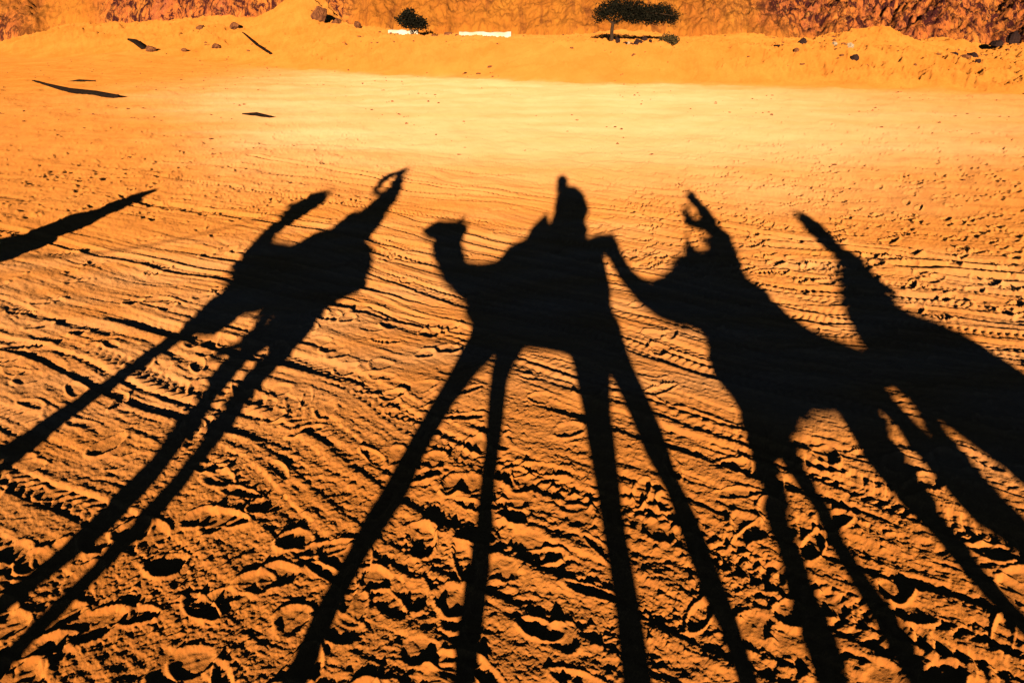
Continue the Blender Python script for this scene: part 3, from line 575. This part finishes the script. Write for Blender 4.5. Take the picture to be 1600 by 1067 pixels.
  'legC': [(2.341, -1.164, 1.322, 0.156, 0.250), (2.254, -1.158, 1.251, 0.130, 0.200), (2.240, -1.157, 1.196, 0.139, 0.160), (2.229, -1.156, 1.137, 0.144, 0.140), (2.213, -1.155, 1.078, 0.143, 0.120), (2.228, -1.156, 1.018, 0.118, 0.100), (2.246, -1.157, 0.964, 0.085, 0.090), (2.250, -1.157, 0.907, 0.071, 0.085), (2.262, -1.158, 0.850, 0.059, 0.070), (2.291, -1.160, 0.814, 0.053, 0.065), (2.322, -1.162, 0.782, 0.050, 0.060), (2.616, -1.202, 0.130, 0.059, 0.062), (2.652, -1.207, 0.050, 0.100, 0.100)],
  'legD': [(2.500, -1.576, 1.413, 0.134, 0.250), (2.548, -1.579, 1.348, 0.067, 0.200), (2.559, -1.580, 1.291, 0.066, 0.160), (2.527, -1.577, 1.256, 0.105, 0.130), (2.536, -1.578, 1.171, 0.121, 0.100), (2.549, -1.579, 1.106, 0.131, 0.090), (2.608, -1.583, 1.054, 0.086, 0.080), (2.649, -1.586, 1.022, 0.097, 0.070), (2.676, -1.588, 0.965, 0.083, 0.060), (3.052, -1.632, 0.130, 0.059, 0.062), (3.088, -1.636, 0.050, 0.100, 0.100)],
  'saddle': [(1.451, -1.303, 1.902, 0.204, 0.300), (1.521, -1.308, 1.992, 0.165, 0.260), (1.623, -1.315, 2.078, 0.097, 0.150), (1.659, -1.317, 2.145, 0.109, 0.120), (1.672, -1.318, 2.208, 0.065, 0.060), (1.681, -1.319, 2.260, 0.027, 0.040), (1.734, -1.322, 2.351, 0.022, 0.020)],
 },
 'RP': {
  'torso': [(2.006, -1.341, 2.072, 0.179, 0.170), (2.086, -1.347, 2.176, 0.148, 0.160), (2.146, -1.351, 2.267, 0.133, 0.150), (2.191, -1.354, 2.358, 0.148, 0.140), (2.163, -1.352, 2.436, 0.101, 0.140), (2.214, -1.355, 2.572, 0.106, 0.130), (2.211, -1.355, 2.666, 0.099, 0.090)],
  'head': [(2.192, -1.354, 2.713, 0.098, 0.060), (2.178, -1.353, 2.757, 0.101, 0.080), (2.183, -1.353, 2.812, 0.097, 0.100), (2.216, -1.355, 2.876, 0.064, 0.070)],
  'arm': [(2.167, -1.352, 2.529, 0.071, 0.050), (1.974, -1.339, 2.438, 0.069, 0.045), (1.833, -1.329, 2.459, 0.057, 0.045), (1.887, -1.333, 2.559, 0.061, 0.040), (1.967, -1.338, 2.639, 0.045, 0.030)],
 },
 'RR': {
  'torso': [(3.049, -2.816, 1.945, 0.270, 0.200), (3.030, -2.815, 1.832, 0.500, 0.280), (3.094, -2.819, 1.775, 0.453, 0.330), (3.251, -2.830, 1.735, 0.352, 0.360), (3.292, -2.833, 1.680, 0.476, 0.380), (3.340, -2.836, 1.622, 0.545, 0.370), (3.352, -2.837, 1.570, 0.537, 0.350), (3.342, -2.836, 1.479, 0.398, 0.300), (3.299, -2.833, 1.394, 0.291, 0.180)],
  'neck': [(2.937, -2.808, 1.856, 0.058, 0.200), (2.647, -2.789, 1.792, 0.054, 0.150), (2.335, -2.767, 1.750, 0.042, 0.120), (2.092, -2.750, 1.719, 0.031, 0.100)],
  'head': [(2.173, -2.756, 1.727, 0.046, 0.100), (2.071, -2.749, 1.726, 0.045, 0.115), (1.969, -2.742, 1.720, 0.035, 0.100), (1.863, -2.734, 1.715, 0.023, 0.070)],
  'ear': [(2.214, -2.829, 1.775, 0.022, 0.030), (2.284, -2.834, 1.794, 0.022, 0.030)],
  'legA': [(2.822, -2.600, 1.601, 0.077, 0.200), (2.657, -2.589, 1.522, 0.056, 0.130), (2.630, -2.587, 1.431, 0.087, 0.090), (2.614, -2.586, 1.330, 0.082, 0.085), (2.625, -2.587, 1.245, 0.081, 0.075), (2.637, -2.587, 1.161, 0.077, 0.060), (2.778, -2.597, 0.130, 0.059, 0.062), (2.789, -2.598, 0.050, 0.100, 0.100)],
  'legB': [(2.795, -2.999, 1.683, 0.077, 0.200), (2.630, -2.988, 1.604, 0.050, 0.130), (2.548, -2.982, 1.504, 0.067, 0.090), (2.526, -2.981, 1.405, 0.081, 0.085), (2.556, -2.983, 1.325, 0.077, 0.075), (2.548, -2.982, 1.240, 0.068, 0.060), (2.701, -2.993, 0.130, 0.059, 0.062), (2.713, -2.993, 0.050, 0.100, 0.100)],
  'legC': [(3.296, -2.633, 1.378, 0.101, 0.250), (3.233, -2.628, 1.311, 0.100, 0.160), (3.178, -2.625, 1.218, 0.077, 0.100), (3.161, -2.623, 1.127, 0.083, 0.075), (2.773, -2.597, 0.130, 0.059, 0.062), (2.742, -2.595, 0.050, 0.100, 0.100)],
  'legD': [(3.306, -3.034, 1.446, 0.110, 0.250), (3.262, -3.031, 1.380, 0.096, 0.160), (3.262, -3.031, 1.302, 0.085, 0.100), (3.268, -3.032, 1.211, 0.086, 0.075), (3.307, -3.034, 0.130, 0.059, 0.062), (3.310, -3.035, 0.050, 0.100, 0.100)],
  'saddle': [(2.962, -2.810, 1.894, 0.090, 0.300), (3.119, -2.821, 1.979, 0.145, 0.260), (3.156, -2.824, 2.042, 0.220, 0.200)],
 },
 'RRP': {
  'torso': [(3.112, -2.821, 1.951, 0.244, 0.200), (3.192, -2.826, 2.048, 0.214, 0.180), (3.333, -2.836, 2.168, 0.179, 0.160), (3.435, -2.843, 2.264, 0.155, 0.150), (3.493, -2.847, 2.348, 0.138, 0.150), (3.558, -2.851, 2.427, 0.159, 0.140), (3.515, -2.848, 2.480, 0.118, 0.100)],
  'head': [(3.491, -2.847, 2.502, 0.149, 0.080), (3.523, -2.849, 2.573, 0.144, 0.090), (3.569, -2.852, 2.653, 0.135, 0.110), (3.638, -2.857, 2.763, 0.151, 0.110), (3.688, -2.860, 2.849, 0.098, 0.070)],
 },
 'LLP': {
  'torso': [(-7.191, 4.405, 0.878, 0.643, 0.200), (-7.164, 4.403, 0.980, 0.291, 0.190), (-7.067, 4.396, 1.088, 0.368, 0.180), (-7.008, 4.392, 1.225, 0.344, 0.180), (-6.932, 4.387, 1.302, 0.220, 0.150)],
  'head': [(-6.971, 4.389, 1.386, 0.222, 0.080), (-7.005, 4.392, 1.474, 0.196, 0.100), (-7.043, 4.394, 1.559, 0.181, 0.110), (-7.068, 4.396, 1.645, 0.174, 0.100), (-7.018, 4.393, 1.721, 0.073, 0.060)],
 },
}
def camel(key, label):
    f = FIG[key]; ft = [f[k][-1] for k in ('legA', 'legB', 'legC', 'legD')]
    t = empty('camel', (sum(p[0] for p in ft)/4, sum(p[1] for p in ft)/4, 0), label, 'camel', 'camels in the caravan')
    ch = [f[k] for k in f if k not in ('saddle', 'ear')]
    e = f['ear']; ch.append(e); ch.append([(n[0] + .14*AXIS[0], n[1] + .14*AXIS[1], n[2] - .03, n[3], n[4]) for n in e])
    fused('body', ch, FUR, t, .024, AXIS)
    fused('saddle', [f['saddle']], SADDLE, t, .02, AXIS)
    return t
def hand_chains(p, dirv, side):
    """palm, four fingers of unequal length and a thumb, slightly curled"""
    p = Vector(p); dv = Vector(dirv).normalized(); sd = Vector(side).normalized(); up = dv.cross(sd).normalized()
    out = [[(*(p - dv*.02), .026, .02), (*(p + dv*.04), .040, .018), (*(p + dv*.085), .040, .016)]]
    for k, ln in enumerate((.070, .080, .074, .058)):
        b = p + dv*.085 + sd*(.03 - .02*k)
        out.append([(*b, .0095, .0095), (*(b + dv*ln*.5 - up*.008), .009, .009), (*(b + dv*ln*.85 - up*.03), .0075, .0075)])
    b = p + dv*.02 + sd*.035
    out.append([(*b, .012, .012), (*(b + sd*.025 + dv*.03 - up*.01), .011, .011), (*(b + sd*.03 + dv*.06 - up*.025), .009, .009)])
    return out
def person(key, label, shirt, wrap, riding=True, photographer=False):
    f = FIG[key]; tor = f['torso']; hd = f['head']
    c = Vector(tor[0][:3]); A3 = Vector(AXIS)
    t = empty('person', (c.x, c.y, c.z if riding else 0), label, 'person', 'people with the caravan')
    body = [tor, hd]
    hips = Vector(tor[0][:3]); sh = Vector(tor[-2][:3])
    arms = [f[k] for k in ('arm', 'arm2') if k in f]
    hands = []
    cl = []
    if riding:
        for s in (-1, 1):                                   # legs hang down either flank of the camel, inside its outline
            h0 = hips + A3*s*.12; kn = hips + A3*s*.46 - PERP*.18 + Vector((0, 0, -.20)); an = hips + A3*s*.47 - PERP*.08 + Vector((0, 0, -.62))
            cl.append([(*h0, .10, .10), (*kn, .07, .07), (*an, .045, .045)])
            body.append([(*an, .04, .04), (*(an + Vector((0, 0, -.05))), .04, .045), (*(an - PERP*.13 + Vector((0, 0, -.08))), .04, .03)])
    else:
        for s in (-1, 1):
            h0 = hips + PERP*s*.09 - Vector((0, 0, .02)); kn = Vector((h0.x, h0.y, .48)) + A3*s*.10; an = Vector((h0.x, h0.y, .09)) + A3*s*.16
            cl.append([(*h0, .10, .10), (*kn, .065, .065), (*an, .05, .05)])
            body.append([(*an, .04, .04), (an.x, an.y, .045, .045, .04), (*(an - PERP*.16 + Vector((0, 0, -.05))), .04, .03)])
    if photographer:
        for s in (-1, 1):                                   # both hands hold the camera up in front of the face
            e0 = sh + PERP*s*.17; el = sh + PERP*s*.20 + A3*.12 + Vector((0, 0, -.16)); wr = Vector((s*.075, -.19, CAM_H - .03))
            arms.append([(*e0, .05, .05), (*el, .042, .042), (*wr, .03, .03)]); hands += hand_chains(wr, (-s*.25, .5, .35), (-s*.3, 0, 1))
    elif riding and len(arms) < 2:
        s = 1
        e0 = sh + A3*.15 - PERP*.02; el = e0 + Vector((0, 0, -.26)) - PERP*.03; wr = el - PERP*.20 + Vector((0, 0, -.05))
        arms.append([(*e0, .05, .05), (*el, .042, .042), (*wr, .03, .03)])
        if len(arms) < 2:
            e0 = sh - A3*.15; el = e0 + Vector((0, 0, -.26)); wr = el - PERP*.20 + Vector((0, 0, -.05)); arms.append([(*e0, .05, .05), (*el, .042, .042), (*wr, .03, .03)])
    elif not riding:
        for s in (-1, 1):
            e0 = sh + A3*s*.17; el = e0 + Vector((0, 0, -.25)); wr = el - PERP*s*.02 + A3*s*.05 + Vector((0, 0, -.2)); arms.append([(*e0, .05, .05), (*el, .042, .042), (*wr, .03, .03)])
    if not photographer:
        for a_ in arms:
            p0, p1 = Vector(a_[-2][:3]), Vector(a_[-1][:3]); hands += hand_chains(p1, p1 - p0, A3)
    hc = Vector(hd[2][:3]); fd = -PERP if not photographer else A3   # face: nose, brow and chin on the side the rider looks to
    face = [[(*(hc + fd*.07 + Vector((0, 0, .02))), .016, .016), (*(hc + fd*.105 - Vector((0, 0, .015))), .018, .018)],
            [(*(hc + fd*.05 - Vector((0, 0, .075))), .035, .035), (*(hc + fd*.075 - Vector((0, 0, .085))), .022, .022)]]
    for s in (-1, 1):
        sd = fd.cross(Vector((0, 0, 1)))*s; face.append([(*(hc + sd*.085), .02, .012), (*(hc + sd*.095 - Vector((0, 0, .03))), .015, .01)])
    fused('body', body + cl + arms + hands + face, SKIN, t, .011, AXIS)
    grow = lambda ch, g: [(n[0], n[1], n[2], n[3] + g, n[4] + g) for n in ch]
    fused('shirt', [grow(tor, .012)] + [grow(a_[:-1], .014) for a_ in arms], shirt, t, .016, AXIS)
    fused('trousers', [grow(c_, .014) for c_ in cl], TROUSER, t, .016, AXIS)
    if wrap: fused('head_scarf', [grow([n for n in hd[-3:]], .014)], SCARF, t, .014, AXIS)
    else: fused('hair', [[(hc.x - fd.x*.03, hc.y - fd.y*.03, hc.z + .03, .108, .10), (hd[-2][0], hd[-2][1], hd[-2][2], hd[-2][3] + .012, hd[-2][4] + .01), (*hd[-1][:3], hd[-1][3] + .012, hd[-1][4] + .01)]], NEAR_BLACK, t, .014, AXIS)
    return t
camel('C', 'camel carrying the photographer, second in the line'); camel('L', 'camel whose rider lifts both arms, its head turned back')
camel('R', 'camel right behind the photographer with a tall spiked saddle'); camel('RR', 'last camel in the line, head low behind the spiked saddle')
person('CP', 'person sitting upright on the second camel holding a camera', SHIRT, False, photographer=True)
person('LP', 'person on the leading camel with both arms raised overhead', SHIRT, False)
person('RP', 'person on the camel with the spiked saddle, one hand lifted', SHIRT, True)
person('RRP', 'person leaning forward on the last camel, head wrapped', ROBE, True)
person('LLP', 'person in a loose robe on foot ahead of the caravan', ROBE, True, riding=False)
lh = FIG['L']['head'][-1]; gp = FIG['LLP']['torso'][2]
p0 = Vector(lh[:3]); p1 = Vector(gp[:3]) + Vector((.2, 0, -.15)); nodes = []
for k in range(15):
    q = k/14; p = p0.lerp(p1, q); nodes.append((p.x, p.y, p.z - .9*q*(1 - q), .011, .011))
bm = bmesh.new(); tube_bm(bm, nodes, 6)
tag(bm_obj('lead_rope', bm, ROPE), 'slack rope from the leading camel to the person on foot', 'rope')
